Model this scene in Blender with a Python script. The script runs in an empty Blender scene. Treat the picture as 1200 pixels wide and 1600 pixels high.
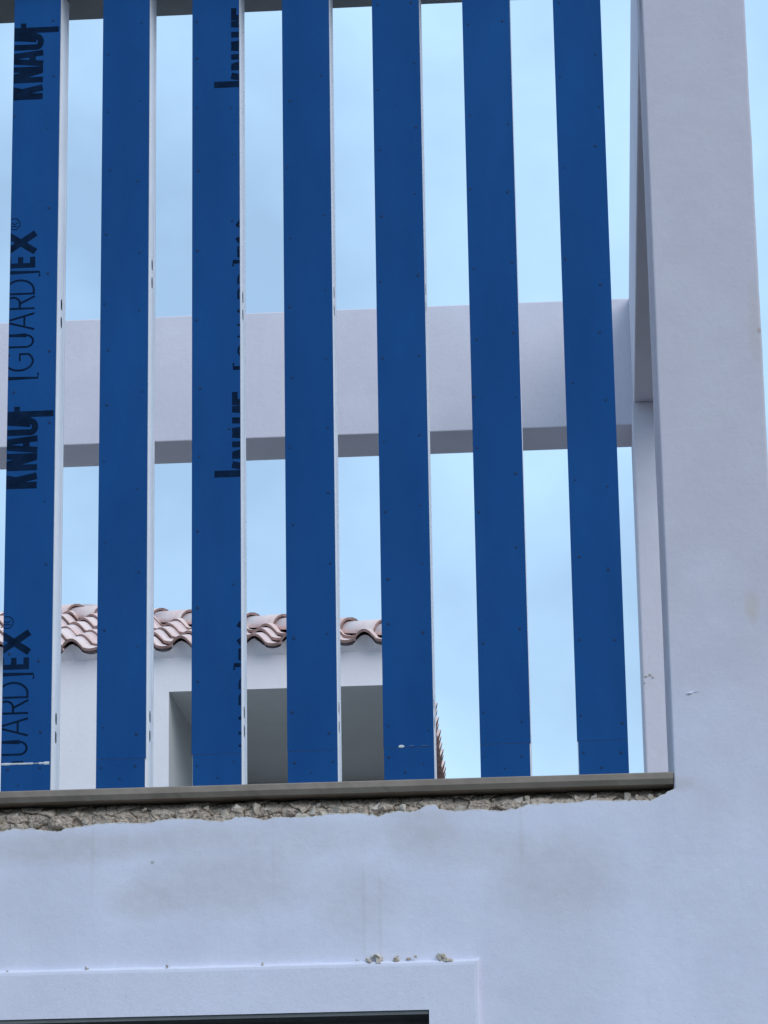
import bpy, bmesh, math, random
from mathutils import Matrix, Vector, noise

# ------------------------------------------------------------------ camera, sky, sun, exposure
scene = bpy.context.scene
col = scene.collection
R = math.radians

cam_d = bpy.data.cameras.new('camera')
cam = bpy.data.objects.new('camera', cam_d)
col.objects.link(cam)
cam_d.sensor_fit = 'VERTICAL'
cam_d.sensor_height = 36.0
cam_d.lens = 36.0 * 4888.458 / 1600.0
cam_d.clip_end = 2000.0
right = Vector((0.99720441, 0.07308583, -0.01555102))
up = Vector((0.03479032, -0.26994477, 0.96224708))
fwd = Vector((-0.06612871, 0.96009806, 0.2717328))
m = Matrix.Identity(4)
for i in range(3):
    m[i][0], m[i][1], m[i][2] = right[i], up[i], -fwd[i]
m.translation = (1.8692, -9.4695, 1.6)
cam.matrix_world = m
scene.camera = cam

SUN_ELEV, SUN_AZ = 38.0, 138.0     # compass-style: 0 = +Y, clockwise to +X (behind the camera, to the right)
world = bpy.data.worlds.new('World')
scene.world = world
world.use_nodes = True
wn, wl = world.node_tree.nodes, world.node_tree.links
wn.clear()
w_out = wn.new('ShaderNodeOutputWorld')
w_bg = wn.new('ShaderNodeBackground')
w_bg.inputs['Strength'].default_value = 0.11
sky = wn.new('ShaderNodeTexSky')
sky.sky_type = 'NISHITA'
sky.sun_disc = False
sky.sun_elevation = R(SUN_ELEV)
sky.sun_rotation = R(SUN_AZ)
sky.air_density = 1.0
sky.dust_density = 1.0
sky.ozone_density = 2.0
tc = wn.new('ShaderNodeTexCoord')
wmap = wn.new('ShaderNodeMapping')
wmap.inputs['Scale'].default_value = (1.0, 1.0, 1.3)
wnoise = wn.new('ShaderNodeTexNoise')
wnoise.inputs['Scale'].default_value = 7.0
wnoise.inputs['Detail'].default_value = 5.0
wnoise.inputs['Roughness'].default_value = 0.5
wramp = wn.new('ShaderNodeMapRange')
wramp.inputs['From Min'].default_value = 0.36
wramp.inputs['From Max'].default_value = 0.66
wramp.inputs['To Min'].default_value = 0.46
wramp.inputs['To Max'].default_value = 0.88
wmix = wn.new('ShaderNodeMix')
wmix.data_type = 'RGBA'
CLOUD = (5.55, 8.4, 11.5, 1.0)       # thin bluish high cloud, in the sky node's own units
wmix.inputs[7].default_value = CLOUD
wl.new(tc.outputs['Generated'], wmap.inputs['Vector'])
wl.new(wmap.outputs['Vector'], wnoise.inputs['Vector'])
wl.new(wnoise.outputs['Fac'], wramp.inputs['Value'])
wl.new(wramp.outputs['Result'], wmix.inputs[0])
wl.new(sky.outputs['Color'], wmix.inputs[6])
wl.new(wmix.outputs[2], w_bg.inputs['Color'])
wl.new(w_bg.outputs['Background'], w_out.inputs['Surface'])

sun_d = bpy.data.lights.new('sun', 'SUN')
sun_d.energy = 1.5
sun_d.angle = R(45)
sun_d.color = (1.0, 0.985, 0.97)
sun = bpy.data.objects.new('sun', sun_d)
col.objects.link(sun)
sd = Vector((math.sin(R(SUN_AZ)) * math.cos(R(SUN_ELEV)), math.cos(R(SUN_AZ)) * math.cos(R(SUN_ELEV)), math.sin(R(SUN_ELEV))))
sun.rotation_euler = (-sd).to_track_quat('-Z', 'Y').to_euler()
sun.location = (5, -8, 12)

vs = scene.view_settings
vs.view_transform = 'Standard'
vs.look = 'None'
vs.exposure = 0.0
vs.gamma = 1.0
vs.use_curve_mapping = False

rnd = random.Random(11)

# ------------------------------------------------------------------ measures of the place (metres)
PITCH, SLAT_W = 0.30, 0.157          # slat spacing and width
SLAT_Y = 0.05                        # front of the slats, behind the wall face
X_JAMB, X_CORNER = 2.0918, 2.427     # pillar
X_LEFT = -3.2
Z_SILL, Z_SOFFIT, Z_TOP = 3.422, 6.184, 6.8445
Y_PILLAR = 0.72
Y_RP, Y_RB, Y_RBK = 4.936, 5.302, 5.687
SCREWS={
0:[(0.131,6.041),(0.136,5.84),(0.009,5.701),(0.117,5.655),(0.127,5.372),(0.126,5.144),(0.134,4.875),(0.021,4.739),(0.138,4.633),(0.127,4.37),(0.134,4.16),(0.021,3.871),(0.114,3.845),(0.123,3.617),(0.022,3.5),(0.123,3.503),(0.055,3.45)],
1:[(0.129,6.018),(0.02,5.909),(0.126,5.739),(0.018,5.703),(0.028,5.496),(0.12,5.453),(0.017,5.271),(0.127,5.202),(0.013,5.03),(0.128,5.003),(0.027,4.871),(0.138,4.725),(0.024,4.684),(0.016,4.495),(0.124,4.401),(0.024,4.225),(0.131,4.124),(0.023,3.938),(0.129,3.883),(0.021,3.625),(0.126,3.601),(0.016,3.497),(0.123,3.5),(0.075,3.461)],
2:[(0.014,6.013),(0.016,5.881),(0.016,5.705),(0.129,5.7),(0.133,5.534),(0.021,5.48),(0.132,5.3),(0.017,5.201),(0.015,4.962),(0.027,4.729),(0.12,4.589),(0.023,4.499),(0.019,4.252),(0.133,4.074),(0.019,4.001),(0.02,3.763),(0.018,3.494),(0.132,3.505),(0.082,3.456)],
3:[(0.129,5.8),(0.024,5.713),(0.014,5.478),(0.133,5.307),(0.023,5.232),(0.134,5.048),(0.017,4.994),(0.136,4.814),(0.024,4.754),(0.137,4.581),(0.014,4.518),(0.137,4.364),(0.024,4.263),(0.141,4.132),(0.128,3.904),(0.023,3.893),(0.017,3.655),(0.131,3.585),(0.022,3.495),(0.142,3.495),(0.074,3.463)],
4:[(0.02,6.046),(0.13,6.047),(0.017,5.74),(0.137,5.831),(0.139,5.601),(0.02,5.527),(0.131,5.368),(0.021,5.294),(0.013,5.069),(0.136,5.086),(0.017,4.807),(0.135,4.813),(0.017,4.527),(0.13,4.545),(0.018,4.294),(0.13,4.311),(0.022,4.074),(0.132,4.122),(0.022,3.929),(0.13,3.898),(0.017,3.603),(0.142,3.585),(0.017,3.504),(0.124,3.481),(0.066,3.455)],
5:[(0.018,5.96),(0.132,5.965),(0.016,5.636),(0.141,5.598),(0.011,5.377),(0.133,5.361),(0.017,5.1),(0.141,5.117),(0.021,4.86),(0.139,4.877),(0.008,4.666),(0.141,4.661),(0.013,4.495),(0.134,4.406),(0.014,4.283),(0.128,4.164),(0.018,3.857),(0.133,3.899),(0.012,3.637),(0.131,3.603),(0.009,3.496),(0.128,3.494),(0.075,3.459)],
6:[(0.02,6.023),(0.134,5.832),(0.016,5.758),(0.14,5.645),(0.123,5.509),(0.021,5.437),(0.013,5.121),(0.123,5.028),(0.115,4.866),(0.024,4.701),(0.126,4.639),(0.02,4.378),(0.122,4.353),(0.026,4.126),(0.115,4.081),(0.017,3.858),(0.127,3.854),(0.015,3.617),(0.141,3.589),(0.019,3.5),(0.134,3.497),(0.073,3.452)],
}
EDGE= [(0.011, 3.2973), (0.035, 3.3006), (0.055, 3.3061), (0.077, 3.3014), (0.105, 3.3046), (0.127, 3.3), (0.171, 3.2928), (0.197, 3.292), (0.211, 3.3016), (0.25, 3.3045), (0.29, 3.3094), (0.31, 3.3128), (0.35, 3.3136), (0.39, 3.3145), (0.44, 3.3111), (0.489, 3.3117), (0.501, 3.3193), (0.549, 3.3219), (0.609, 3.3202), (0.648, 3.3151), (0.694, 3.3098), (0.728, 3.3148), (0.748, 3.3222), (0.787, 3.3211), (0.815, 3.3143), (0.831, 3.3079), (0.854, 3.3152), (0.87, 3.3187), (0.916, 3.3154), (0.965, 3.316), (1.005, 3.3188), (1.034, 3.3239), (1.074, 3.3228), (1.115, 3.3236), (1.153, 3.3186), (1.186, 3.3116), (1.214, 3.3208), (1.251, 3.3257), (1.281, 3.3208), (1.308, 3.328), (1.332, 3.3412), (1.36, 3.3424), (1.371, 3.3282), (1.399, 3.3234), (1.438, 3.3203), (1.477, 3.3251), (1.517, 3.322), (1.563, 3.3167), (1.589, 3.3219), (1.619, 3.325), (1.638, 3.3343), (1.693, 3.3367), (1.752, 3.337), (1.791, 3.3378), (1.821, 3.3429), (1.869, 3.3415), (1.908, 3.3384), (1.957, 3.339), (1.996, 3.3378), (2.016, 3.3353), (2.035, 3.3446), (2.061, 3.3557), (2.089, 3.3708)]


# ------------------------------------------------------------------ helpers
def link(o, parent=None):
    col.objects.link(o)
    if parent is not None:
        o.parent = parent
    return o

def mesh_obj(name, verts, faces, mat, parent=None, smooth=False):
    me = bpy.data.meshes.new(name)
    me.from_pydata([tuple(v) for v in verts], [], faces)
    me.update()
    if mat is not None:
        me.materials.append(mat)
    if smooth:
        for p in me.polygons:
            p.use_smooth = True
    return link(bpy.data.objects.new(name, me), parent)

def fix_normals(o):
    bm = bmesh.new(); bm.from_mesh(o.data)
    bmesh.ops.recalc_face_normals(bm, faces=bm.faces)
    bm.to_mesh(o.data); bm.free()
    return o

def bm_obj(name, bm, mat, parent=None):
    me = bpy.data.meshes.new(name)
    bm.to_mesh(me); bm.free()
    me.materials.append(mat)
    return link(bpy.data.objects.new(name, me), parent)

def box_bm(x0, x1, y0, y1, z0, z1, bevel=0.0, seg=2):
    bm = bmesh.new()
    bmesh.ops.create_cube(bm, size=1.0)
    for v in bm.verts:
        v.co = Vector((x0 + (v.co.x + .5) * (x1 - x0), y0 + (v.co.y + .5) * (y1 - y0), z0 + (v.co.z + .5) * (z1 - z0)))
    if bevel:
        bmesh.ops.bevel(bm, geom=list(bm.edges), offset=bevel, segments=seg, affect='EDGES', profile=0.5)
    return bm

def box(name, x0, x1, y0, y1, z0, z1, mat, parent=None, bevel=0.0, seg=2):
    return bm_obj(name, box_bm(x0, x1, y0, y1, z0, z1, bevel, seg), mat, parent)

def empty(name, loc, label=None, cat=None, group=None):
    o = bpy.data.objects.new(name, None)
    o.empty_display_size = 0.2
    o.location = loc
    link(o)
    tag(o, label, cat, group)
    return o

def tag(o, label=None, cat=None, group=None, kind=None):
    if label: o['label'] = label
    if cat: o['category'] = cat
    if group: o['group'] = group
    if kind: o['kind'] = kind
    return o

def adopt(root):
    """children were modelled in world coordinates: cancel the root's own location"""
    bpy.context.view_layer.update()
    inv = Matrix.Translation(root.location).inverted()
    for c in root.children:
        c.matrix_parent_inverse = inv

# ------------------------------------------------------------------ materials
class NT:
    def __init__(self, name):
        self.mat = bpy.data.materials.new(name)
        self.mat.use_nodes = True
        self.n, self.l = self.mat.node_tree.nodes, self.mat.node_tree.links
        self.b = self.n['Principled BSDF']
        self._pos = None
    def pos(self):
        if self._pos is None:
            self._pos = self.n.new('ShaderNodeNewGeometry').outputs['Position']
        return self._pos
    def obj(self):
        return self.n.new('ShaderNodeTexCoord').outputs['Object']
    def noise(self, scale, detail=4, rough=.55, vec=None, stretch=None):
        t = self.n.new('ShaderNodeTexNoise')
        t.inputs['Scale'].default_value = scale
        t.inputs['Detail'].default_value = detail
        t.inputs['Roughness'].default_value = rough
        v = vec or self.pos()
        if stretch:
            mp = self.n.new('ShaderNodeMapping'); mp.inputs['Scale'].default_value = stretch
            self.l.new(v, mp.inputs['Vector']); v = mp.outputs['Vector']
        self.l.new(v, t.inputs['Vector'])
        return t.outputs['Fac']
    def rng(self, v, a, b, c=0., d=1.):
        r = self.n.new('ShaderNodeMapRange')
        for k, x in zip(('From Min', 'From Max', 'To Min', 'To Max'), (a, b, c, d)):
            r.inputs[k].default_value = x
        self.l.new(v, r.inputs['Value'])
        return r.outputs['Result']
    def math(self, op, a, b=None):
        r = self.n.new('ShaderNodeMath'); r.operation = op
        for i, x in enumerate((a, b)):
            if x is None: continue
            if isinstance(x, (int, float)): r.inputs[i].default_value = x
            else: self.l.new(x, r.inputs[i])
        return r.outputs[0]
    def mix(self, fac, a, b, blend='MIX'):
        r = self.n.new('ShaderNodeMix'); r.data_type = 'RGBA'; r.blend_type = blend
        for i, x in ((0, fac), (6, a), (7, b)):
            if isinstance(x, (int, float)): r.inputs[i].default_value = x
            elif isinstance(x, tuple): r.inputs[i].default_value = x if len(x) == 4 else x + (1.,)
            else: self.l.new(x, r.inputs[i])
        return r.outputs[2]
    def color(self, c):
        if isinstance(c, tuple): self.b.inputs['Base Color'].default_value = c if len(c) == 4 else c + (1.,)
        else: self.l.new(c, self.b.inputs['Base Color'])
    def bump(self, h, strength=.3, dist=.003, prev=None):
        bp = self.n.new('ShaderNodeBump')
        bp.inputs['Strength'].default_value = strength
        bp.inputs['Distance'].default_value = dist
        self.l.new(h, bp.inputs['Height'])
        if prev is not None: self.l.new(prev, bp.inputs['Normal'])
        self.l.new(bp.outputs['Normal'], self.b.inputs['Normal'])
        return bp.outputs['Normal']
    def set(self, rough=.8, spec=.3, metal=0.):
        self.b.inputs['Roughness'].default_value = rough
        self.b.inputs['Specular IOR Level'].default_value = spec
        self.b.inputs['Metallic'].default_value = metal
        return self.mat
    def spot(self, x, z, rx, rz, soft=.5, wob=.35, wscale=14.):
        """a wobbly-edged patch on the wall face around (x, z)"""
        s = self.n.new('ShaderNodeSeparateXYZ'); self.l.new(self.pos(), s.inputs[0])
        dx = self.math('DIVIDE', self.math('SUBTRACT', s.outputs[0], x), rx)
        dz = self.math('DIVIDE', self.math('SUBTRACT', s.outputs[2], z), rz)
        d = self.math('SQRT', self.math('ADD', self.math('MULTIPLY', dx, dx), self.math('MULTIPLY', dz, dz)))
        d = self.math('ADD', d, self.math('MULTIPLY', self.math('SUBTRACT', self.noise(wscale, 3), .5), wob * 2))
        return self.rng(d, 1.0 + soft * .5, 1.0 - soft * .5)

def plaster(name, base, stains=(), mottled=.5, upper_tone=None):
    t = NT(name)
    big = t.rng(t.noise(2.1, 5, .6), .35, .68)
    c = t.mix(big, tuple(x * (1 - .08 * mottled) for x in base), tuple(min(.9, x * (1 + .05 * mottled)) for x in base))
    streak = t.rng(t.noise(3.0, 5, .6, stretch=(4.5, 4.5, .7)), .52, .75, 0, .5 * mottled)
    c = t.mix(streak, c, tuple(x * y for x, y in zip(base, (.90, .91, .92))))
    if upper_tone:                                  # greyer tone higher up and to the right, blended by height and noise
        sp = t.n.new('ShaderNodeSeparateXYZ'); t.l.new(t.pos(), sp.inputs[0])
        e = t.math('ADD', sp.outputs[2], t.math('MULTIPLY', t.math('SUBTRACT', t.noise(2.6, 4, .55), .5), 1.3))
        e = t.math('ADD', e, t.math('MULTIPLY', t.math('SUBTRACT', sp.outputs[0], 2.1), .5))
        f = t.rng(e, 3.25, 4.15)
        c = t.mix(f, c, t.mix(big, tuple(x * .985 for x in upper_tone), tuple(x * 1.015 for x in upper_tone)))
    trowel = t.rng(t.noise(6, 5, .6, stretch=(1, 1, 1.15)), .42, .64)
    c = t.mix(t.math('MULTIPLY', trowel, .07 * mottled), c, (.93, .93, .95))
    fine = t.rng(t.noise(150, 4, .7), .32, .68)
    c = t.mix(fine, c, t.mix(.10, c, (.30, .28, .27)))
    speck = t.rng(t.noise(75, 2, .5), .70, .76, 0, .22)
    c = t.mix(speck, c, (.34, .31, .28))
    for (x, z, rx, rz, soft, amt, colr) in stains:
        f = t.math('MULTIPLY', t.spot(x, z, rx, rz, soft), amt)
        f = t.math('MULTIPLY', f, t.rng(t.noise(22, 4), .25, .6, .55, 1.))
        c = t.mix(f, c, colr)
    t.color(c)
    n1 = t.bump(t.noise(330, 3, .65), .42, .0016)
    n2 = t.bump(t.noise(38, 5, .6), .34, .003, n1)
    t.bump(t.noise(5, 3, .5), .25, .012, n2)
    return t.set(.9, .2)

WALL_C = (.690, .690, .800)
UPPER_C = (.565, .530, .590)
DIRT = (.47, .45, .44)
WALL_STAINS = [
    (1.72, 3.11, .17, .12, .8, 0.39, DIRT), (.72, 3.12, .22, .09, .9, 0.41, DIRT), (1.12, 3.06, .12, .10, .9, 0.30, DIRT),
    (.20, 3.24, .28, .045, .9, 0.51, DIRT), (.62, 3.26, .16, .04, .9, 0.38, DIRT), (1.00, 3.25, .2, .05, .9, 0.30, DIRT),
    (1.32, 3.27, .10, .06, .9, 0.47, DIRT), (.46, 3.07, .10, .05, .9, 0.38, DIRT), (1.45, 3.2, .2, .05, .9, 0.24, DIRT),
    (1.135, 3.02, .006, .13, .9, .22, DIRT), (1.185, 3.00, .005, .12, .9, .20, DIRT), (.30, 3.2, .006, .10, .9, .2, DIRT), (1.62, 3.22, .006, .10, .9, .2, DIRT), (.86, 3.2, .005, .12, .9, .16, DIRT),
    (2.355, 3.93, .02, .045, .9, .42, (.50, .44, .33)), (2.41, 4.86, .02, .12, .9, .3, (.5, .44, .37)),
    (2.421, 4.835, .006, .009, .8, .55, (.36, .22, .19)), (.486, 3.187, .006, .005, .6, .7, (.3, .26, .22)),
    (2.11, 3.385, .045, .02, .9, .4, DIRT),
]
M_WALL = plaster('wall_render', WALL_C, WALL_STAINS, 1.0, UPPER_C)
M_FRAME = plaster('frame_render', (.71, .675, .74), (), .6)
M_HOUSE = plaster('house_render', (.92, .86, .88), (), .4)
M_TRIM = plaster('trim_render', (.70, .695, .80), (), .6)

def simple(name, base, rough=.8, spec=.3, var=.12, scale=8., bumps=None):
    t = NT(name)
    f = t.rng(t.noise(scale, 5), .3, .7)
    t.color(t.mix(f, tuple(x * (1 - var) for x in base), tuple(min(1, x * (1 + var)) for x in base)))
    if bumps: t.bump(t.noise(bumps[0], 4), bumps[1], bumps[2])
    return t.set(rough, spec)

def board_mat():
    t = NT('blue_board_paper')
    f = t.rng(t.noise(5, 5, .6, stretch=(1, 1, .35)), .3, .7)
    c = t.mix(f, (.0050, .056, .200), (.0072, .076, .252))
    dust = t.rng(t.noise(2.6, 5, .65, stretch=(2.5, 1, .5)), .45, .75, 0, .10)
    c = t.mix(dust, c, (.045, .125, .30))
    g = t.rng(t.noise(240, 3, .6, stretch=(1, 1, .4)), .3, .7)
    c = t.mix(g, c, t.mix(.22, c, (.018, .11, .30)))
    scuff = t.rng(t.noise(17, 6, .7, stretch=(1, 1, .6)), .66, .78, 0, .10)
    c = t.mix(scuff, c, (.08, .16, .32))
    oi = t.n.new('ShaderNodeObjectInfo')
    c = t.mix(t.rng(oi.outputs['Random'], 0, 1, 0, .16), c, (.004, .045, .165))
    t.color(c)
    t.bump(t.noise(260, 3, .6), .2, .0008)
    return t.set(.82, .15)
M_BOARD = board_mat()
M_GYPSUM = simple('gypsum_core', (.62, .62, .60), .9, .1, .08, 60)
M_STUD = simple('painted_steel', (.90, .90, .94), .55, .35, .05, 7)
M_INK = simple('black_ink', (.0035, .014, .040), .85, .06, .35, 30)
M_SCREW = simple('screw_head', (.005, .026, .085), .5, .3, .2, 60)
M_FAINT = simple('thin_filler_film', (.10, .18, .34), .9, .1, .2, 60)
M_FILLER = simple('white_filler', (.62, .64, .66), .9, .1, .08, 80, (150, .3, .001))
M_SILL = simple('sill_concrete', (.27, .225, .185), .85, .2, .16, 11, (120, .3, .0015))
M_MORTAR = simple('old_mortar', (.43, .355, .29), .95, .1, .34, 60, (160, .7, .004))
M_FLOOR = simple('terrace_screed', (.10, .097, .09), .9, .2, .1, 3)
M_GROUND = simple('ground_paving', (.075, .073, .07), .9, .2, .15, .6)
M_SOFFIT_SHADE = simple('soffit_shade_grey', (.20, .21, .21), .6, .3, .08, 9)
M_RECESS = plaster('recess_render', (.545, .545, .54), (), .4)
M_DARK = simple('window_dark', (.15, .155, .155), .6, .3, .1, 20)
M_ROOFDECK = simple('roof_mortar', (.40, .33, .29), .95, .1, .15, 12)

def stone_mat():
    t = NT('rubble_stone')
    oi = t.n.new('ShaderNodeObjectInfo')
    c = t.mix(oi.outputs['Random'], (.50, .43, .35), (.68, .62, .54))
    c = t.mix(t.rng(t.noise(45, 5, .65), .35, .7), t.mix(.5, c, (.34, .27, .21)), c)
    t.color(c)
    t.bump(t.noise(180, 4, .6), .5, .003)
    return t.set(.95, .1)
M_STONE = stone_mat()
M_TORN = simple('torn_render', (.62, .60, .60), .95, .1, .12, 70, (150, .5, .003))

def tile_mat():
    t = NT('clay_tile')
    oi = t.n.new('ShaderNodeObjectInfo')
    c = t.mix(oi.outputs['Random'], (.72, .52, .485), (.84, .67, .635))
    c = t.mix(t.rng(t.noise(9, 5, .6), .45, .7), c, (.80, .71, .67))
    c = t.mix(t.rng(t.noise(30, 4, .6), .55, .75, 0, .5), c, (.50, .34, .31))
    t.color(c)
    t.bump(t.noise(70, 4), .2, .002)
    return t.set(.9, .15)
M_TILE = tile_mat()
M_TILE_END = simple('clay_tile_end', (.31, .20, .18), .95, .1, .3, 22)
def glass_mat():
    t = NT('window_glass'); t.color((.02, .025, .03)); return t.set(.08, .5)
M_GLASS = glass_mat()

# ------------------------------------------------------------------ ground
g = mesh_obj('ground', [(-400, -400, 0), (400, -400, 0), (400, 400, 0), (-400, 400, 0)], [(0, 1, 2, 3)], M_GROUND)
tag(g, kind='structure')

# ------------------------------------------------------------------ the rendered building
bld = empty('rendered_building', (X_JAMB, 0, 0),
            'white rendered building with open concrete frame, broken plaster under its sill and a corner pillar', 'building')

def corner_prism(name, x0, x1, y0, y1, z0, z1, mat, parent, round_left=True, r=.007):
    """upright pier with softly rounded, slightly uneven front arrises"""
    def sect(z):
        k = .0012 * noise.noise(Vector((0, 0, z * 3.1)))
        k2 = .0018 * noise.noise(Vector((7, 0, z * 4.3))) + .001 * noise.noise(Vector((3, 0, z * 17)))
        p = []
        if round_left:
            for a in (0, 22, 45, 67, 90): p.append((x0 + k + r - r * math.cos(R(a)), y0 + r - r * math.sin(R(a))))
        else:
            p.append((x0, y0))
        for a in (90, 67, 45, 22, 0): p.append((x1 + k2 - r + r * math.cos(R(a)), y0 + r - r * math.sin(R(a))))
        p += [(x1 + k2, y1), (x0 + (k if round_left else 0), y1)]
        return p
    nz = max(2, int((z1 - z0) / .05))
    v, f = [], []
    for i in range(nz + 1):
        z = z0 + (z1 - z0) * i / nz
        s = sect(z); n = len(s)
        v += [(x, y, z) for x, y in s]
    for i in range(nz):
        for j in range(n):
            a, b = i * n + j, i * n + (j + 1) % n
            f.append((a, b, b + n, a + n))
    f.append(tuple(reversed(range(n)))); f.append(tuple(range(nz * n, nz * n + n)))
    return mesh_obj(name, v, f, mat, parent)

Z_PIER = 3.371
corner_prism('pillar', X_JAMB, X_CORNER, 0, Y_PILLAR, Z_PIER, Z_TOP, M_WALL, bld)
corner_prism('corner_pier', X_JAMB, X_CORNER, 0, Y_PILLAR, 0, Z_PIER, M_WALL, bld, round_left=False)
box('side_wall', X_CORNER - .30, X_CORNER, Y_PILLAR, Y_RBK, 0, 3.30, M_FRAME, bld)
box('front_beam', X_LEFT, X_JAMB, 0, .35, Z_SOFFIT, Z_TOP, M_FRAME, bld, .006)
tag(box('soffit_shade_plate', X_LEFT, X_JAMB - .002, .03, .352, Z_SOFFIT - .004, Z_SOFFIT - .0005, M_SOFFIT_SHADE, bld), 'dark plate added under the front beam as its shade')  # added dark plate, stands in for shade on the beam's underside
box('side_beam', X_JAMB - .0005, X_CORNER, Y_PILLAR, Y_RB, Z_SOFFIT, Z_TOP - .003, M_FRAME, bld, .006)
box('rear_beam', X_LEFT, X_CORNER, Y_RB, Y_RBK, Z_SOFFIT, Z_TOP, M_FRAME, bld, .006)
rp = box('rear_pillar', 2.0816, X_CORNER - .002, Y_RP, Y_RBK - .003, 3.30, Z_SOFFIT, M_FRAME, bld, .008)
box('terrace_slab', X_LEFT, X_CORNER - .31, .30, Y_RBK, 3.05, 3.30, M_FLOOR, bld)
box('left_return_wall', X_LEFT - .3, X_LEFT, 0, Y_RBK, 0, Z_TOP, M_FRAME, bld)

# front skin of the lower wall: 35 mm of render with a torn upper edge and a window opening
ZW, XW0, XW1 = 2.7146, -.42, 1.330           # window head, left and right of the opening
T0, T1, ZT = XW0 - .156, 1.486, 2.8655       # raised surround
edge = [(X_LEFT, 3.300)]
x = X_LEFT + .03
while x < -.02:
    edge.append((x, 3.299 + .012 * noise.noise(Vector((x * 9, 0, 0))) + .006 * noise.noise(Vector((x * 31, 5, 0))))); x += .03
edge += EDGE
edge[-1] = (X_JAMB, Z_PIER)
def edge_z(xx):
    for (a, za), (b, zb) in zip(edge, edge[1:]):
        if a <= xx <= b:
            return za + (zb - za) * (xx - a) / (b - a)
    return edge[-1][1]
xs = []
for (a, za), (b, zb) in zip(edge, edge[1:]):
    n = max(1, int((b - a) / .0045))
    xs += [a + (b - a) * i / n for i in range(n)]
xs.append(X_JAMB)
SK = .035
def skin():
    v, f = [], []
    last = len(xs) - 1
    for i, xx in enumerate(xs):
        jag = (.0042 * noise.noise(Vector((xx * 75, 1, 0))) + .0026 * noise.noise(Vector((xx * 240, 2, 0)))) if i < last else 0
        z = edge_z(xx) + jag
        lip = .004 + .004 * noise.noise(Vector((xx * 40, 9, 0)))
        dz = .010 * noise.noise(Vector((xx * 35, 4, 0))) + .004 * noise.noise(Vector((xx * 120, 4, 0)))
        v += [(xx, 0, 2.95), (xx, 0, z - .004), (xx, -.0012 + lip * .3, z - .001), (xx, lip + .002, z + .0008),
              (xx, SK * .5, z + dz * .6 - .002), (xx, SK + .02, z + dz - .006)]
    for i in range(last):
        for k in range(5):
            a = i * 6 + k
            f.append((a, a + 6, a + 7, a + 1))
    b = len(v)
    def quad(x0, x1, z0, z1):
        k = len(v); v.extend([(x0, 0, z0), (x1, 0, z0), (x1, 0, z1), (x0, 0, z1)]); f.append((k, k + 1, k + 2, k + 3))
    quad(X_LEFT, X_JAMB, ZW, 2.95)
    quad(X_LEFT, XW0, 0, ZW); quad(XW1, X_JAMB, 0, ZW); quad(XW0, XW1, 0, .95)
    # reveals of the opening
    def rq(p):
        k = len(v); v.extend(p); f.append((k, k + 1, k + 2, k + 3))
    D = .24
    rq([(XW0, 0, ZW), (XW0, D, ZW), (XW0, D, .95), (XW0, 0, .95)])
    rq([(XW1, 0, ZW), (XW1, 0, .95), (XW1, D, .95), (XW1, D, ZW)])
    rq([(XW0, 0, .95), (XW0, D, .95), (XW1, D, .95), (XW1, 0, .95)])
    rq([(XW0, 0, ZW), (XW1, 0, ZW), (XW1, D, ZW), (XW0, D, ZW)])
    o = mesh_obj('wall', v, f, M_WALL, bld)
    o.data.materials.append(M_TORN)
    for i in range(last):
        for k in (1, 2, 3, 4): o.data.polygons[i * 5 + k].material_index = 1
    return o
skin()
# masonry core behind the skin (two storeys of block wall), left open at the window
def core():
    v, f = [], []
    for (x0, x1, z0, z1) in ((X_LEFT, XW0 - .01, 0, 3.20), (XW1 + .01, X_JAMB, 0, 3.20), (XW0 - .01, XW1 + .01, ZW + .01, 3.20), (XW0 - .01, XW1 + .01, 0, .94)):
        k = len(v)
        y0, y1 = SK + .022, .30
        v.extend([(x0, y0, z0), (x1, y0, z0), (x1, y1, z0), (x0, y1, z0), (x0, y0, z1), (x1, y0, z1), (x1, y1, z1), (x0, y1, z1)])
        f.extend([tuple(k + i for i in q) for q in ((0, 1, 5, 4), (1, 2, 6, 5), (2, 3, 7, 6), (3, 0, 4, 7), (4, 5, 6, 7), (3, 2, 1, 0))])
    return mesh_obj('masonry_core', v, f, M_MORTAR, bld)
core()
# rough bed exposed between the torn render and the sill
def bed():
    nx, nz = 1500, 86
    x0, x1, z0, z1 = -.9, X_JAMB - .001, 3.20, 3.3855
    v, f = [], []
    for j in range(nz + 1):
        z = z0 + (z1 - z0) * j / nz
        for i in range(nx + 1):
            xx = x0 + (x1 - x0) * i / nx
            wx = xx + .006 * noise.noise(Vector((xx * 60, z * 60, 1))); wz = z + .006 * noise.noise(Vector((xx * 60, z * 60, 5)))
            dist, pts = noise.voronoi(Vector((wx * 19, wz * 27, 0)))
            cell = noise.cell(Vector((pts[0].x * 91, pts[0].y * 57, 3)))
            crack = max(0, .16 - (dist[1] - dist[0])) / .16
            h = -.012 * cell + .007 * crack + noise.noise(Vector((xx * 48, z * 55, 9))) * .006 + noise.noise(Vector((xx * 110, z * 110, 3))) * .005 + noise.noise(Vector((xx * 260, z * 260, 7))) * .0028
            rec = .075 * max(0, (z - 3.342 - .006 * noise.noise(Vector((xx * 14, 0, 2)))) / .044) ** 1.4      # undercut right below the sill
            v.append((xx, .026 + h + rec, z))
    for j in range(nz):
        for i in range(nx):
            a = j * (nx + 1) + i
            f.append((a, a + 1, a + nx + 2, a + nx + 1))
    o = mesh_obj('mortar_bed', v, f, M_MORTAR, bld)
    box('mortar_backing', X_LEFT, X_JAMB - .001, .12, .30, 3.20, 3.3855, M_MORTAR, bld)
    box('mortar_backing', X_LEFT, -.9, .045, .12, 3.20, 3.3855, M_MORTAR, bld)
    return o
bed()
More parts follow.
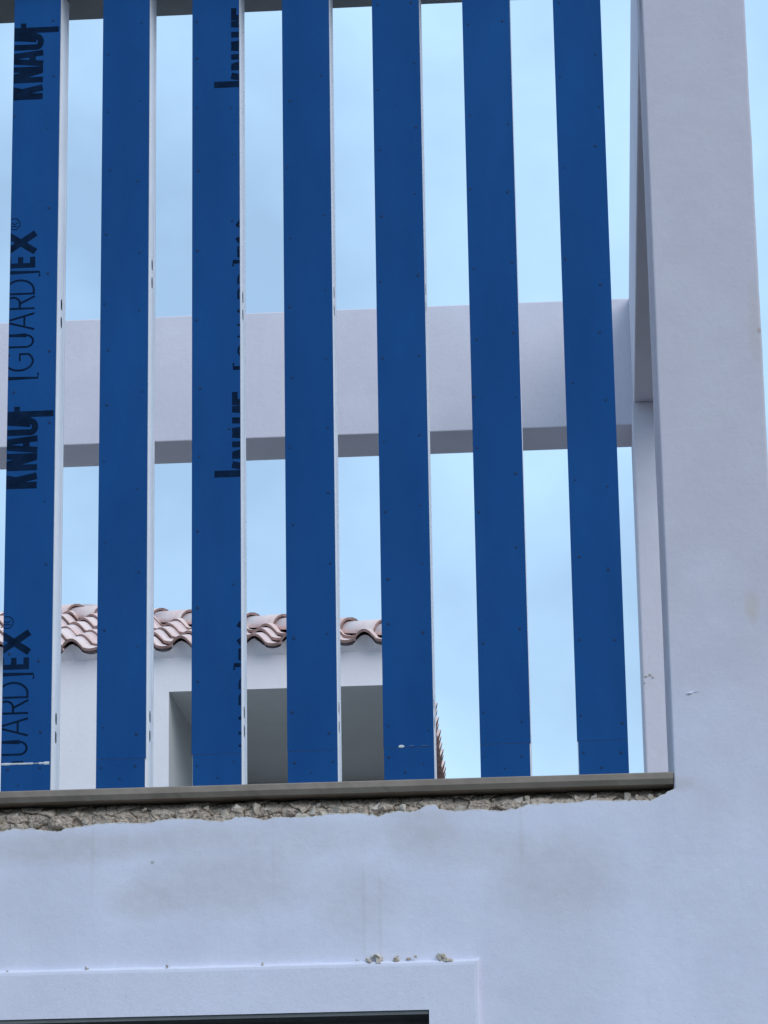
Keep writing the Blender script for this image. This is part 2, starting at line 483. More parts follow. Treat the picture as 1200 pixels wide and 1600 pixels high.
def chunk_mesh(r, n=14):
    bm = bmesh.new()
    for _ in range(n):
        d = Vector((r.gauss(0, 1), r.gauss(0, 1), r.gauss(0, 1))).normalized()
        bm.verts.new(d * r.uniform(.72, 1.0))
    res = bmesh.ops.convex_hull(bm, input=bm.verts)
    junk = [g for g in res['geom_interior'] if isinstance(g, bmesh.types.BMVert)]
    if junk: bmesh.ops.delete(bm, geom=junk, context='VERTS')
    me = bpy.data.meshes.new('stone'); bm.to_mesh(me); bm.free()
    me.materials.append(M_STONE)
    return me
chunks = [chunk_mesh(random.Random(i), 10) for i in range(18)]
placed = []
tries = 0
while len(placed) < 60 and tries < 9000:
    tries += 1
    xx = rnd.uniform(-.25, X_JAMB - .02)
    zt, zb = 3.372, edge_z(xx)
    s = rnd.choice((.011, .014, .018, .023, .028)) * rnd.uniform(.85, 1.15)
    s = min(s, max(.007, (zt - zb) * .48))
    z = rnd.uniform(zb + .002, zt - s * .8)
    if any((xx - a) ** 2 + (z - b) ** 2 < ((s + c) * .74) ** 2 for a, b, c in placed): continue
    placed.append((xx, z, s))
    o = bpy.data.objects.new('stone', rnd.choice(chunks))
    link(o, bld)
    o.location = (xx, .032 + .008 * rnd.random() + max(0, z - 3.35) * .6, z)
    o.rotation_euler = (rnd.uniform(0, 6.3), rnd.uniform(0, 6.3), rnd.uniform(0, 6.3))
    o.scale = (s * rnd.uniform(.9, 1.5), s * rnd.uniform(.8, 1.1), s * rnd.uniform(.7, 1.0))

# sill slab
def sill():
    nx = 260
    prof = [(.30, 0), (-.001, 0), (-.004, -.003), (-.004, -.020), (.006, -.0355), (.30, -.0355)]
    v, f = [], []
    for i in range(nx + 1):
        xx = X_LEFT + (X_JAMB - .0015 - X_LEFT) * i / nx
        w = .0012 * noise.noise(Vector((xx * 5, 0, 0)))
        for k, (y, dz) in enumerate(prof):
            q = .0009 * noise.noise(Vector((xx * 38, k * 3, 1))) if 0 < k < 5 else 0
            v.append((xx, y + w + q, Z_SILL + dz + (q if k > 2 else 0)))
    n = len(prof)
    for i in range(nx):
        for k in range(n):
            a, b = i * n + k, i * n + (k + 1) % n
            f.append((a, b, b + n, a + n))
    f.append(tuple(range(n))); f.append(tuple(reversed(range(nx * n, nx * n + n))))
    return fix_normals(mesh_obj('sill', v, f, M_SILL, bld))
tag(sill(), 'thin grey concrete sill slab over the torn plaster')

# raised window surround with a soft arris
def surround():
    v, f = [], []
    d, r = .022, .009
    outer = [(T0, 0), (T0, ZT), (T1, ZT), (T1, 0)]
    inner = [(XW0, .0), (XW0, ZW), (XW1, ZW), (XW1, 0)]
    # densify along the path so that the arris wavers a little
    def path(p):
        out = []
        for (a, b) in zip(p, p[1:]):
            n = 60
            for i in range(n): out.append((a[0] + (b[0] - a[0]) * i / n, a[1] + (b[1] - a[1]) * i / n))
        out.append(p[-1]); return out
    po, pi = path(outer), path(inner)
    cx = .5 * (XW0 + XW1)
    rows = []
    for (ox, oz), (ix, iz) in zip(po, pi):
        top = abs(oz - ZT) < 1e-6; side = abs(ox - T0) < 1e-6 or abs(ox - T1) < 1e-6
        dx = 0 if not side else (1 if ox > cx else -1)
        dzv = 1 if top else 0
        wv = .0016 * noise.noise(Vector((ox * 9, oz * 9, 0))) + .0012 * noise.noise(Vector((ox * 50, oz * 50, 2)))
        def pt(off, y): return (ox - dx * off + dx * wv, y, oz - dzv * off + dzv * wv)
        rows.append([pt(-.001, .001), pt(.001, -.006), pt(.004, -d + .006), pt(.009, -d + .0015), pt(.018, -d), (ix, -d, iz), (ix, .10, iz)])
    n = len(rows[0])
    for rw in rows: v += rw
    for i in range(len(rows) - 1):
        for k in range(n - 1):
            a = i * n + k
            f.append((a, a + 1, a + n + 1, a + n))
    o = fix_normals(mesh_obj('window_surround', v, f, M_TRIM, bld))
    return o
sur = surround()
# knocked-off spots along the top of the surround, with the rough backing showing
def broken_spot(x, z, w, h, seed, n):
    r = random.Random(seed)
    for i in range(n):
        o = bpy.data.objects.new('broken_plaster', chunks[r.randrange(len(chunks))])
        link(o, sur)
        s = r.uniform(.55, .95)
        o.location = (x + r.uniform(-.5, .5) * w, -.012 + r.uniform(-.006, .003), z + r.uniform(-.35, .5) * h)
        o.rotation_euler = (r.uniform(0, 6), r.uniform(0, 6), r.uniform(0, 6))
        o.scale = (s * h * .75, s * h * .6, s * h * .6)
for a in ((1.166, 2.872, .040, .024, 1, 7), (1.236, 2.869, .028, .016, 2, 4), (1.282, 2.870, .032, .014, 3, 5), (1.388, 2.866, .052, .024, 4, 9),
          (.036, 2.862, .022, .008, 5, 2), (.289, 2.864, .008, .012, 6, 2), (.535, 2.864, .022, .010, 7, 3), (.828, 2.866, .022, .010, 8, 2), (1.117, 2.868, .02, .007, 9, 2)):
    broken_spot(*a)
# window: dark roller-shutter box and frame, set back in the reveal
win = box('window', XW0 + .002, XW1 - .002, .13, .20, 2.45, ZW - .003, M_DARK, bld, .004)
tag(win, 'dark shutter box and frame of the ground floor window')
box('soffit_shade_sheet', XW0 + .002, XW1 - .002, -.016, .129, ZW - .012, ZW - .001, M_DARK, win)  # added dark sheet, gives the window soffit its shade by colour
for a, b in ((XW0 + .002, XW0 + .06), (XW1 - .06, XW1 - .002), (.42, .48)):
    box('frame', a, b, .14, .19, .955, 2.449, M_DARK, win)
for a, b in ((XW0 + .06, .42), (.48, XW1 - .06)):
    box('pane', a, b, .160, .168, .955, 2.449, M_GLASS, win)
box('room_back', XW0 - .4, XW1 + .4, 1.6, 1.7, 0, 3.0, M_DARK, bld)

# flake of lifted paint on the pillar and knocks on the rear pillar
def flake(name, pts, y, mat, parent, lift):
    v, f = [], []
    n = len(pts)
    cx = sum(p[0] for p in pts) / n; cz = sum(p[1] for p in pts) / n
    v = [(px, y - .0005, pz) for px, pz in pts] + [(cx, y - lift, cz)]
    f = [(i, (i + 1) % n, n) for i in range(n)]
    return fix_normals(mesh_obj(name, v, f, mat, parent))
flake('paint_flake', [(2.138, 3.664), (2.146, 3.660), (2.156, 3.663), (2.163, 3.668), (2.158, 3.672), (2.148, 3.670)], 0, M_TRIM, bld, .006)
flake('paint_flake', [(2.160, 3.669), (2.172, 3.6695), (2.184, 3.671), (2.172, 3.6725), (2.162, 3.6715)], 0, M_TRIM, bld, .003)
for k, (px, pz, s) in enumerate(((2.118, 4.838, .013), (2.131, 4.825, .012), (2.098, 4.830, .009), (2.090, 4.80, .008))):
    o = bpy.data.objects.new('plaster_knock', chunks[k]); link(o, bld)
    o.location = (px, Y_RP - .001, pz); o.scale = (s, .006, s * .7)
adopt(bld)

# ------------------------------------------------------------------ slats
def octo(y, z, hy, hz, c):
    return [(y - hy, z - hz + c), (y - hy + c * .6, z - hz), (y + hy - c * .6, z - hz), (y + hy, z - hz + c),
            (y + hy, z + hz - c), (y + hy - c * .6, z + hz), (y - hy + c * .6, z + hz), (y - hy, z + hz - c)]

def stud_mesh(z0, z1, slots, parent, x0, x1, y0, y1):
    """thin-walled steel box with punched slots in both flanks"""
    v, f = [], []
    def q(*p):
        k = len(v); v.extend(p); f.append(tuple(range(k, k + len(p))))
    for X in (x0, x1):
        zc = z0
        for s in sorted(slots):
            lo, hi = s - .030, s + .030
            q((X, y0, zc), (X, y1, zc), (X, y1, lo), (X, y0, lo))
            oc = octo(.5 * (y0 + y1) + .012, s, .013, .019, .010)
            rect = [(y0, lo), (y1, lo), (y1, hi), (y0, hi)]
            # ring between the rectangle and the octagon
            R4 = [(X, a, b) for a, b in rect]; O8 = [(X, a, b) for a, b in oc]
            q(R4[0], R4[1], O8[2], O8[1]); q(R4[1], O8[3], O8[2]); q(R4[1], R4[2], O8[4], O8[3]); q(R4[2], O8[5], O8[4])
            q(R4[2], R4[3], O8[6], O8[5]); q(R4[3], O8[7], O8[6]); q(R4[3], R4[0], O8[0], O8[7]); q(R4[0], O8[1], O8[0])
            zc = hi
        q((X, y0, zc), (X, y1, zc), (X, y1, z1), (X, y0, z1))
    q((x0, y0, z0), (x1, y0, z0), (x1, y0, z1), (x0, y0, z1))
    q((x0, y1, z0), (x1, y1, z0), (x1, y1, z1), (x0, y1, z1))
    # rolled lips standing proud along both edges of the flanks
    for X, sx in ((x0, -1), (x1, 1)):
        for (ya, yb) in ((y0 + .001, y0 + .012), (y1 - .016, y1 - .001)):
            t = sx * .0016
            q((X + t, ya, z0), (X + t, yb, z0), (X + t, yb, z1), (X + t, ya, z1))
            q((X, ya, z0), (X + t, ya, z0), (X + t, ya, z1), (X, ya, z1))
            q((X, yb, z0), (X + t, yb, z0), (X + t, yb, z1), (X, yb, z1))
    return fix_normals(mesh_obj('stud', v, f, M_STUD, parent))

# lettering: strokes in (along, height) coordinates, origin at the start of the baseline
def ribbon(pts, w):
    out = []
    n = len(pts)
    for i in range(n):
        a = Vector(pts[max(0, i - 1)]); b = Vector(pts[min(n - 1, i + 1)])
        d = (b - a).normalized(); nn = Vector((-d.y, d.x)) * w * .5
        if 0 < i < n - 1:
            d1 = (Vector(pts[i]) - a).normalized(); c = max(.5, abs(d1.dot(d))); nn /= c
        p = Vector(pts[i]); out.append((p + nn, p - nn))
    return [[out[i][0], out[i][1], out[i + 1][1], out[i + 1][0]] for i in range(n - 1)]
def arc(cx, cy, rx, ry, a0, a1, n=12):
    return [(cx + rx * math.cos(R(a0 + (a1 - a0) * i / n)), cy + ry * math.sin(R(a0 + (a1 - a0) * i / n))) for i in range(n + 1)]

def word_mark():                      # heavy condensed capitals; the K rises above, the F drops below
    H = .127; st = .019; G = []
    def L(pts, w=st): G[-1].extend(ribbon(pts, w))
    G.append([]); L([(.0115, 0), (.0115, .184)], .0225); L([(.024, .052), (.042, H)], .023); L([(.027, .074), (.0425, 0)], .023)
    u = .062; G.append([])
    L([(u + .009, 0), (u + .009, H)], .0205); L([(u + .011, H - .004), (u + .045, .004)], .025); L([(u + .047, 0), (u + .047, H)], .0195)
    u = .119; G.append([])
    L([(u + .010, 0), (u + .023, H)], .0205); L([(u + .049, 0), (u + .035, H)], .0205); L([(u + .014, .036), (u + .046, .036)], .022)
    u = .180; G.append([])
    L([(u + .009, H), (u + .009, .024)] + arc(u + .028, .024, .019, .0155, 180, 360)[1:] + [(u + .047, .024), (u + .047, H)], .0205)
    u = .2405; G.append([])
    L([(u + .010, -.051), (u + .010, H)], .0205); L([(u + .012, H - .009), (u + .045, H - .009)], .018); L([(u + .012, .068), (u + .036, .068)], .018)
    return G
def product_mark():                   # thin bracketed capitals followed by two heavy ones and a registered sign
    H = .0975; t = .0068; G = []
    def L(pts, w=t): G[-1].extend(ribbon(pts, w))
    G.append([]); L([(.020, .1105), (.0035, .1105), (.0035, -.0145), (.020, -.0145)])
    G.append([]); L(arc(.062, H / 2, .032, H / 2 - .003, 42, 318, 22) + [(.0855, .014), (.0855, .046), (.062, .046)])
    G.append([]); L([(.110, H), (.110, .026)] + arc(.130, .026, .020, .0225, 180, 360)[1:] + [(.150, .026), (.150, H)])
    G.append([]); L([(.170, 0), (.197, H)]); L([(.225, 0), (.198, H)]); L([(.180, .033), (.215, .033)])
    G.append([]); L([(.242, 0), (.242, H)]); L([(.242, H - .0035), (.262, H - .0035)] + arc(.262, H - .026, .019, .0225, 90, -90)[1:] + [(.242, H - .049)]); L([(.259, .049), (.284, 0)])
    G.append([]); L([(.293, 0), (.293, H)]); L([(.293, H - .0035), (.306, H - .0035)] + arc(.306, H / 2, .034, H / 2 - .0035, 90, -90, 18)[1:] + [(.293, .0035)])
    G.append([]); L([(.352, .1105), (.3675, .1105), (.3675, -.0145), (.352, -.0145)])
    G.append([]); L([(.391, 0), (.391, H)], .0165)
    for hh in (.009, H / 2, H - .009): L([(.392, hh), (.421, hh)], .0175)
    G.append([]); L([(.438, 0), (.503, H)], .022); L([(.503, 0), (.438, H)], .022)
    G.append([]); L(arc(.5365, .072, .0195, .0195, 0, 360, 20), .0028); L([(.529, .061), (.529, .083)], .0028)
    L(arc(.534, .0775, .0055, .0055, 90, -90, 6), .0028); L([(.534, .072), (.541, .061)], .0028)
    return G

def lettering(parent, xs0, base_word, base_prod, z_words, z_prods, xa, xb, za, zb, yf):
    """flat print on the board, one object for each character, cut where the board was cut"""
    for glyphs, base, z0s in ((word_mark(), base_word, z_words), (product_mark(), base_prod, z_prods)):
        for z0 in z0s:
            for strokes in glyphs:
                bm = bmesh.new()
                for k, quad in enumerate(strokes):
                    bm.faces.new([bm.verts.new((xs0 + base - p[1], yf - .00025 - .00002 * (k % 23), z0 + p[0])) for p in quad])
                for co, no in (((xa, 0, 0), (-1, 0, 0)), ((xb, 0, 0), (1, 0, 0)), ((0, 0, za), (0, 0, -1)), ((0, 0, zb), (0, 0, 1))):
                    bmesh.ops.bisect_plane(bm, geom=bm.verts[:] + bm.edges[:] + bm.faces[:], plane_co=co, plane_no=no, clear_outer=True)
                bmesh.ops.remove_doubles(bm, verts=bm.verts, dist=.00006)
                if len(bm.faces) == 0 or sum(fc.calc_area() for fc in bm.faces) < 6e-5:
                    bm.free(); continue
                bmesh.ops.recalc_face_normals(bm, faces=bm.faces)
                # a cut letter may be left in separate pieces: each piece is its own object
                bm.faces.ensure_lookup_table()
                groups = []
                for fc in bm.faces:
                    z_lo = min(vv.co.z for vv in fc.verts) - .0005; z_hi = max(vv.co.z for vv in fc.verts) + .0005
                    hit = [gr for gr in groups if gr[0] < z_hi and z_lo < gr[1]]
                    for gr in hit: groups.remove(gr)
                    groups.append((min([z_lo] + [gr[0] for gr in hit]), max([z_hi] + [gr[1] for gr in hit]), [fc.index] + [i for gr in hit for i in gr[2]]))
                for gr in groups:
                    vv2, ff2 = [], []
                    for i in gr[2]:
                        k0 = len(vv2); vv2 += [vv.co.copy() for vv in bm.faces[i].verts]
                        ff2.append(tuple(range(k0, len(vv2))))
                    mesh_obj('printed_letter', vv2, ff2, M_INK, parent)
                bm.free()

bm = bmesh.new()
bmesh.ops.create_cone(bm, cap_ends=True, segments=10, radius1=.0050, radius2=.0038, depth=.0012)
bmesh.ops.rotate(bm, verts=bm.verts, matrix=Matrix.Rotation(R(90), 3, 'X'))
ME_SCREW = bpy.data.meshes.new('screw'); bm.to_mesh(ME_SCREW); bm.free(); ME_SCREW.materials.append(M_SCREW)

JOINT = [3.5183, 3.5240, 3.5296, 3.5316, 3.5327, 3.5357, 3.5368]
SHIFT = [0, -.003, .004, .001, .001, -.003, .004]
SLOTS = {0: [5.070, 5.008, 3.680, 3.620], 1: [5.196, 5.134, 3.677, 3.615], 2: [5.070, 5.010, 3.682, 3.622], 3: [5.075, 5.013, 3.687, 3.625],
         4: [5.074, 5.012, 3.692, 3.630], 5: [5.074, 5.012, 3.690, 3.630], 6: [5.074, 5.012, 3.690, 3.630]}
LABELS = ['far left blue board slat with tall black lettering and a white joint line',
          'plain blue board slat between the two slats with black lettering',
          'blue board slat with cut-off black lettering along its right edge, third from the left',
          'plain blue board slat just right of the slat with cut-off lettering',
          'blue board slat with a white smear near its foot, hiding the house corner',
          'plain blue board slat second from the white pillar, open sky behind its foot',
          'blue board slat nearest the white corner pillar']
BT = .0125
for i in range(7):
    x0 = i * PITCH; x1 = x0 + SLAT_W
    s = empty('facade_slat', (x0 + SLAT_W / 2, SLAT_Y, Z_SILL), LABELS[i], 'slat', 'blue slats across the opening')
    zj = JOINT[i]
    stud_mesh(Z_SILL + .0005, Z_SOFFIT - .006, SLOTS[i], s, x0 + .003, x1 - .003, SLAT_Y + BT + .0005, .218)
    def board(name, a, b, zz0, zz1):
        bmx = box_bm(a, b, SLAT_Y, SLAT_Y + BT, zz0, zz1, .0006, 1)
        o = bm_obj(name, bmx, M_BOARD, s)
        o.data.materials.append(M_GYPSUM)
        for p in o.data.polygons:
            if p.normal.y > -.5: p.material_index = 1
        return o
    main = board('front_board', x0, x1, zj + .0004, Z_SOFFIT - .006)
    sh = SHIFT[i]
    low = board('foot_board', x0 + max(0, sh), x1 + min(0, sh), Z_SILL + .001, zj - .0004)
    if i == 0:
        # uneven white filler in the joint
        v, f = [], []
        n = 40
        for k in range(n + 1):
            xx = x0 + (SLAT_W - .004) * k / n
            hh = .0022 + .0022 * max(0, noise.noise(Vector((xx * 30, 0, 0)))) + (.002 if k > 35 else 0)
            if 26 < k < 32: hh *= .25
            v += [(xx, SLAT_Y - .0004, zj - hh - .001), (xx, SLAT_Y - .0016, zj), (xx, SLAT_Y - .0004, zj + hh)]
        for k in range(n):
            for e in (0, 1):
                a = k * 3 + e; f.append((a, a + 3, a + 4, a + 1))
        tag(fix_normals(mesh_obj('joint_filler', v, f, M_FILLER, s)), 'white filler line across the foot joint')
    if i == 4:
        for (cx, cz, rx, rz) in ((.056, .0045, .010, .0045), (.088, .005, .009, .0014), (.128, .005, .014, .0010)):
            pts = [(x0 + cx + rx * math.cos(R(a)) * (1 + .2 * math.sin(a)), zj + cz + rz * math.sin(R(a))) for a in range(0, 360, 30)]
            flake('filler_smear', pts, SLAT_Y - .0002, M_FILLER if cx < .07 else M_FAINT, s, .0015)
    if i == 0:
        lettering(s, x0, .1000, .0840, [4.4133, 5.7587], [4.783 - 1.3454, 4.783, 4.783 + 1.3454], x0 + .001, x1 - .001, zj + .003, Z_SOFFIT - .01, SLAT_Y)
    if i == 2:
        lettering(s, x0, .2570, .2455, [4.4275, 5.771], [4.790 - 1.3454, 4.790, 4.790 + 1.3454], x0 + .001, x1 - .001, zj + .003, Z_SOFFIT - .01, SLAT_Y)
    for (dx, z) in SCREWS[i]:
        o = bpy.data.objects.new('screw', ME_SCREW)
        link(o, s)
        o.location = (x0 + dx, SLAT_Y - .0004, z)
        k = rnd.uniform(.55, 1.1); o.scale = (k, 1, k)
    adopt(s)

# ------------------------------------------------------------------ the tiled house behind
EX, EY, EZ = .853, 8.93, 5.975         # front right corner of the eaves
HALF = 2.75
XL = -4.80                             # left end of the eaves
PT = R(18.0)
TP, TL, TEXP, TT = .2235, .44, .365, .021
HW_Y = EY + .095
house = empty('tiled_house', (-1.9, HW_Y, 0), 'white house with pinkish clay tile roof and shaded opening, behind the slats', 'house')

def house_wall():
    v, f = [], []
    ox0, ox1, oz0, oz1 = -.735, .625, 3.30, 5.745
    yf, yb = HW_Y, EY + 2 * HALF - .14
    xl, xr, xrb = XL + .14, .725, .60
    zt = EZ + .052
    def q(*p):
        k = len(v); v.extend(p); f.append(tuple(range(k, k + len(p))))
    F = lambda x, z: (x, yf, z)
    q(F(xl, 0), F(ox0, 0), F(ox0, zt), F(xl, zt)); q(F(ox1, 0), F(xr, 0), F(xr, zt), F(ox1, zt))
    q(F(ox0, 0), F(ox1, 0), F(ox1, oz0), F(ox0, oz0)); q(F(ox0, oz1), F(ox1, oz1), F(ox1, zt), F(ox0, zt))
    S = lambda y, z: (xr + (xrb - xr) * (y - yf) / (yb - yf), y, z)
    ya, yc, za, zc = yf + .25, yf + 2.8, oz0, oz1 - .12  # unseen side opening, added to let light into the recess
    q(S(yf, 0), S(ya, 0), S(ya, zt), S(yf, zt)); q(S(yc, 0), S(yb, 0), S(yb, zt), S(yc, zt)); q(S(ya, 0), S(yc, 0), S(yc, za), S(ya, za)); q(S(ya, zc), S(yc, zc), S(yc, zt), S(ya, zt))
    q((xrb, yb, 0), (xl, yb, 0), (xl, yb, zt), (xrb, yb, zt)); q((xl, yb, 0), (xl, yf, 0), (xl, yf, zt), (xl, yb, zt))
    o = mesh_obj('wall', v, f, M_HOUSE, house)
    # the recess behind the opening
    v2, f2 = [], []
    def q2(*p):
        k = len(v2); v2.extend(p); f2.append(tuple(range(k, k + len(p))))
    yd = yf + 3.0
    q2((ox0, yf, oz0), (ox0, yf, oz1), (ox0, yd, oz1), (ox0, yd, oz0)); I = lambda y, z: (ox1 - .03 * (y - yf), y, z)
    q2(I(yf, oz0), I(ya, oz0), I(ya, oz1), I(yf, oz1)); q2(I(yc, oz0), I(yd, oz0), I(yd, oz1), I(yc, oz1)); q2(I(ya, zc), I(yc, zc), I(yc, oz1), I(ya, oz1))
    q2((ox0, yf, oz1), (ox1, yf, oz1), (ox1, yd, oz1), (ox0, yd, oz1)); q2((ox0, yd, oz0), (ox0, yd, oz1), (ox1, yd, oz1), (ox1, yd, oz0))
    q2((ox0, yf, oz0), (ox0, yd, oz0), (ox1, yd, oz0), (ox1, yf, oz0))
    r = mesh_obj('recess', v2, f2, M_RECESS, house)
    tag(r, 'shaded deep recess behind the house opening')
house_wall()
box('bounce_slab', XL + .2, 1.6, Y_RBK + .02, HW_Y - .002, 3.0, 3.30, simple('bounce_slab_pale', (.46, .45, .44), .9, .2, .08, 2), house)  # unseen pale slab, added to bounce light onto the house wall and recess
tz = math.tan(PT)
skew = (.728 - .853) / 4.40            # the side eave runs a little out of square
def roof_deck():
    d = .10; z = EZ + d * tz + .006
    a = (XL + d, EY + d, z); b = (EX - d, EY + d, z)
    yb = EY + 2 * HALF - d
    c = (EX - d + skew * 2 * HALF, yb, z); e = (XL + d, yb, z)
    zr = EZ + HALF * tz - .004
    r1 = (XL + HALF, EY + HALF, zr); r2 = (EX - HALF, EY + HALF, zr)
    return mesh_obj('roof', [a, b, c, e, r1, r2], [(0, 1, 5, 4), (1, 2, 5), (2, 3, 4, 5), (3, 0, 4), (3, 2, 1, 0)], M_ROOFDECK, house)
roof = roof_deck()

def tile_mesh():
    n = 12
    prof = []
    for i in range(n + 1):
        u = i / n * (TP + .012)
        if u < .132:
            z = .056 * math.sin(math.pi * u / .132) ** .85
        else:
            z = -.010 * math.sin(math.pi * min(1, (u - .132) / (TP - .132)))
        prof.append((u, z))
    v, f = [], []
    for (yy, tap) in ((0, 0), (TL, 1)):
        lift = TT * (1 - yy / TL) * 1.15
        for (u, z) in prof:
            v.append((u, yy, z + lift + TT * .8))
        for (u, z) in prof:
            v.append((u, yy, z + lift))
    N = n + 1
    for i in range(n):
        a = i
        f.append((a, a + 1, a + 1 + 2 * N, a + 2 * N))                       # top
        f.append((N + a, N + a + 2 * N, N + a + 1 + 2 * N, N + a + 1))       # underside
        f.append((a, N + a, N + a + 1, a + 1))                               # lower end
        f.append((2 * N + a, 2 * N + a + 1, 3 * N + a + 1, 3 * N + a))       # upper end
    f.append((0, 2 * N, 3 * N, N)); f.append((n, N + n, 3 * N + n, 2 * N + n))
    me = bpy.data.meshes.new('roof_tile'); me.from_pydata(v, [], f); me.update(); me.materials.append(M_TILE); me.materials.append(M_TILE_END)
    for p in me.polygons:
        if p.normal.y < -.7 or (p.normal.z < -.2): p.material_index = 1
        p.use_smooth = len(p.vertices) == 4 and abs(p.normal.y) < .5
    return me
ME_TILE = tile_mesh()
def put_tile(mat, planes):
    """planes: (point, outward normal); a tile wholly inside shares the mesh, one on the line is cut"""
    pts = [mat @ vv.co for vv in ME_TILE.vertices]
    out = cut = False
    for co, no in planes:
        dd = [(p - co).dot(no) for p in pts]
        if min(dd) > -.03: out = True
        elif max(dd) > 0: cut = True
    if out: return
    if not cut:
        o = bpy.data.objects.new('roof_tile', ME_TILE); link(o, roof)
        o.matrix_world = mat
        return
    bmx = bmesh.new(); bmx.from_mesh(ME_TILE)
    inv = mat.inverted()
    for co, no in planes:
        bmesh.ops.bisect_plane(bmx, geom=bmx.verts[:] + bmx.edges[:] + bmx.faces[:], plane_co=inv @ co, plane_no=(inv.to_3x3() @ no).normalized(), clear_outer=True)
    o = bm_obj('roof_tile', bmx, M_TILE, roof)
    o.data.materials.append(M_TILE_END)
    o.matrix_world = mat
def eave_filler():
    """render carried up into the hollows of the first course of tiles"""
    v, f = [], []
    yf, yb, zb = EY + .045, EY + .30, EZ + .012
    n = 460
    for i in range(n + 1):
        xx = XL + .05 + (EX - .07 - XL - .05) * i / n
        u = (xx - (-.0907 - .178)) % TP
        z = .056 * math.sin(math.pi * u / .132) ** .85 if u < .132 else -.010 * math.sin(math.pi * (u - .132) / (TP - .132))
        wob = .008 * noise.noise(Vector((xx * 13, 0, 0)))
        gap = .010 + (.014 if .070 < u < .125 else 0) * max(0, min(1, .5 + 2 * noise.noise(Vector((xx * 3, 4, 0)))))
        top = EZ + z + .028 - gap
        v += [(xx, yf + .05 + wob * .5, zb - .03), (xx, yf + wob, top), (xx, yb, top + (yb - yf) * math.tan(PT))]
    for i in range(n):
        a = i * 3
        f += [(a, a + 3, a + 4, a + 1), (a + 1, a + 4, a + 5, a + 2)]
    return mesh_obj('eave_filler', v, f, M_HOUSE, house)
eave_filler()
HIP_R = (Vector((EX, EY, 0)), Vector((1, 1, 0)).normalized())
HIP_L = (Vector((XL, EY, 0)), Vector((-1, 1, 0)).normalized())
tilt = Matrix.Rotation(PT, 4, 'X')
PAN0 = -.0907 - .178                   # left edge of the column whose pan sits at x = -0.0907
ncol = int((EX - XL) / TP) + 2
for k in range(8):
    for c in range(-22, 6):
        xx = PAN0 + c * TP
        if xx > EX or xx < XL - TP: continue
        s = k * TEXP
        jit = Matrix.Rotation(R(rnd.uniform(-1.6, 1.6)), 4, 'Z') @ Matrix.Rotation(R(rnd.uniform(-.9, .9)), 4, 'X')
        mt = Matrix.Translation((xx + rnd.uniform(-.003, .003), EY + s * math.cos(PT) + rnd.uniform(-.006, .006), EZ + s * math.sin(PT) + rnd.uniform(-.002, .002))) @ tilt @ jit
        put_tile(mt, (HIP_R, HIP_L))
# right slope: columns along the side eave
ang = math.atan(skew)
side = Matrix.Rotation(R(90) - ang * -1, 4, 'Z')
ex = Vector((math.sin(ang), math.cos(ang), 0))
HIP_R2 = (Vector((EX, EY, 0)), Vector((-1, -1, 0)).normalized())
HIP_B2 = (Vector((EX + skew * 2 * HALF, EY + 2 * HALF, 0)), Vector((-1, 1, 0)).normalized())
uphill = Vector((-math.cos(ang), math.sin(ang), 0))
for k in range(8):
    for c in range(-1, 26):
        s = k * TEXP
        p = Vector((EX - .032, EY, EZ)) + ex * (c * TP + .05) + uphill * (s * math.cos(PT)) + Vector((0, 0, s * math.sin(PT)))
        basis = Matrix((ex, uphill, Vector((0, 0, 1)))).transposed().to_4x4()
        mt = Matrix.Translation(p + Vector((rnd.uniform(-.005, .005), 0, rnd.uniform(-.002, .002)))) @ basis @ tilt @ Matrix.Rotation(R(rnd.uniform(-.7, .7)), 4, 'Z')
        put_tile(mt, (HIP_R2, HIP_B2))

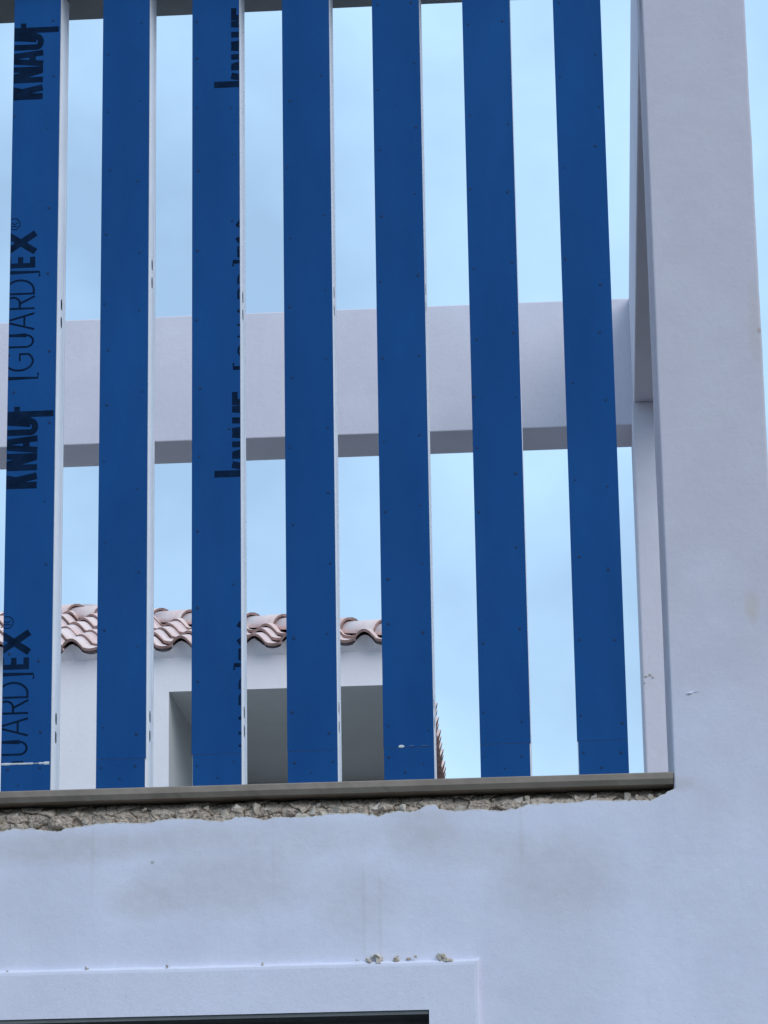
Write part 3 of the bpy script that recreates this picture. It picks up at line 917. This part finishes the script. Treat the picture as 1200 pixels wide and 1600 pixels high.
def cap_mesh():
    n, L = 10, .40
    v, f = [], []
    for yy, r in ((0, .098), (L, .080)):
        for rr in (r, r - .016):
            for i in range(n + 1):
                a = R(-12 + 204 * i / n)
                v.append((rr * math.cos(a), yy, rr * math.sin(a) * .86))
    N = n + 1
    for i in range(n):
        f += [(i, i + 1, 2 * N + i + 1, 2 * N + i), (N + i, 3 * N + i, 3 * N + i + 1, N + i + 1), (i, N + i, N + i + 1, i + 1), (2 * N + i, 2 * N + i + 1, 3 * N + i + 1, 3 * N + i)]
    f += [(0, 2 * N, 3 * N, N), (n, N + n, 3 * N + n, 2 * N + n)]
    me = bpy.data.meshes.new('hip_cap'); me.from_pydata(v, [], f); me.update(); me.materials.append(M_TILE); me.materials.append(M_TILE_END)
    bmx = bmesh.new(); bmx.from_mesh(me); bmesh.ops.recalc_face_normals(bmx, faces=bmx.faces); bmx.to_mesh(me); bmx.free()
    for p in me.polygons:
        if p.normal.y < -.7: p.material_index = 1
    for p in me.polygons: p.use_smooth = abs(p.normal.y) < .5
    return me
ME_CAP = cap_mesh()
def caps(a, b, drop):
    d = (b - a); n = int(d.length / .335); d.normalize()
    xa = d.cross(Vector((0, 0, 1))).normalized(); za = xa.cross(d)
    for i in range(n + 1):
        p = a + d * (i * .335) + za * drop
        basis = Matrix((xa, d, za)).transposed().to_4x4()
        o = bpy.data.objects.new('hip_cap', ME_CAP); link(o, roof)
        o.matrix_world = Matrix.Translation(p) @ basis @ Matrix.Rotation(R(-2.2), 4, 'X') @ Matrix.Rotation(R(rnd.uniform(-1.5, 1.5)), 4, 'Z')
rz = EZ + HALF * tz
pr, pl = Vector((EX - HALF, EY + HALF, rz)), Vector((XL + HALF, EY + HALF, rz))
caps(Vector((EX - .05, EY + .05, EZ + .05 * tz)), pr, .050)
caps(Vector((EX + skew * 2 * HALF - .05, EY + 2 * HALF - .05, EZ + .05 * tz)), pr, .050)
caps(Vector((XL + .05, EY + .05, EZ + .05 * tz)), pl, .035)
caps(pl, pr + Vector((.2, 0, 0)), .035)
adopt(house)
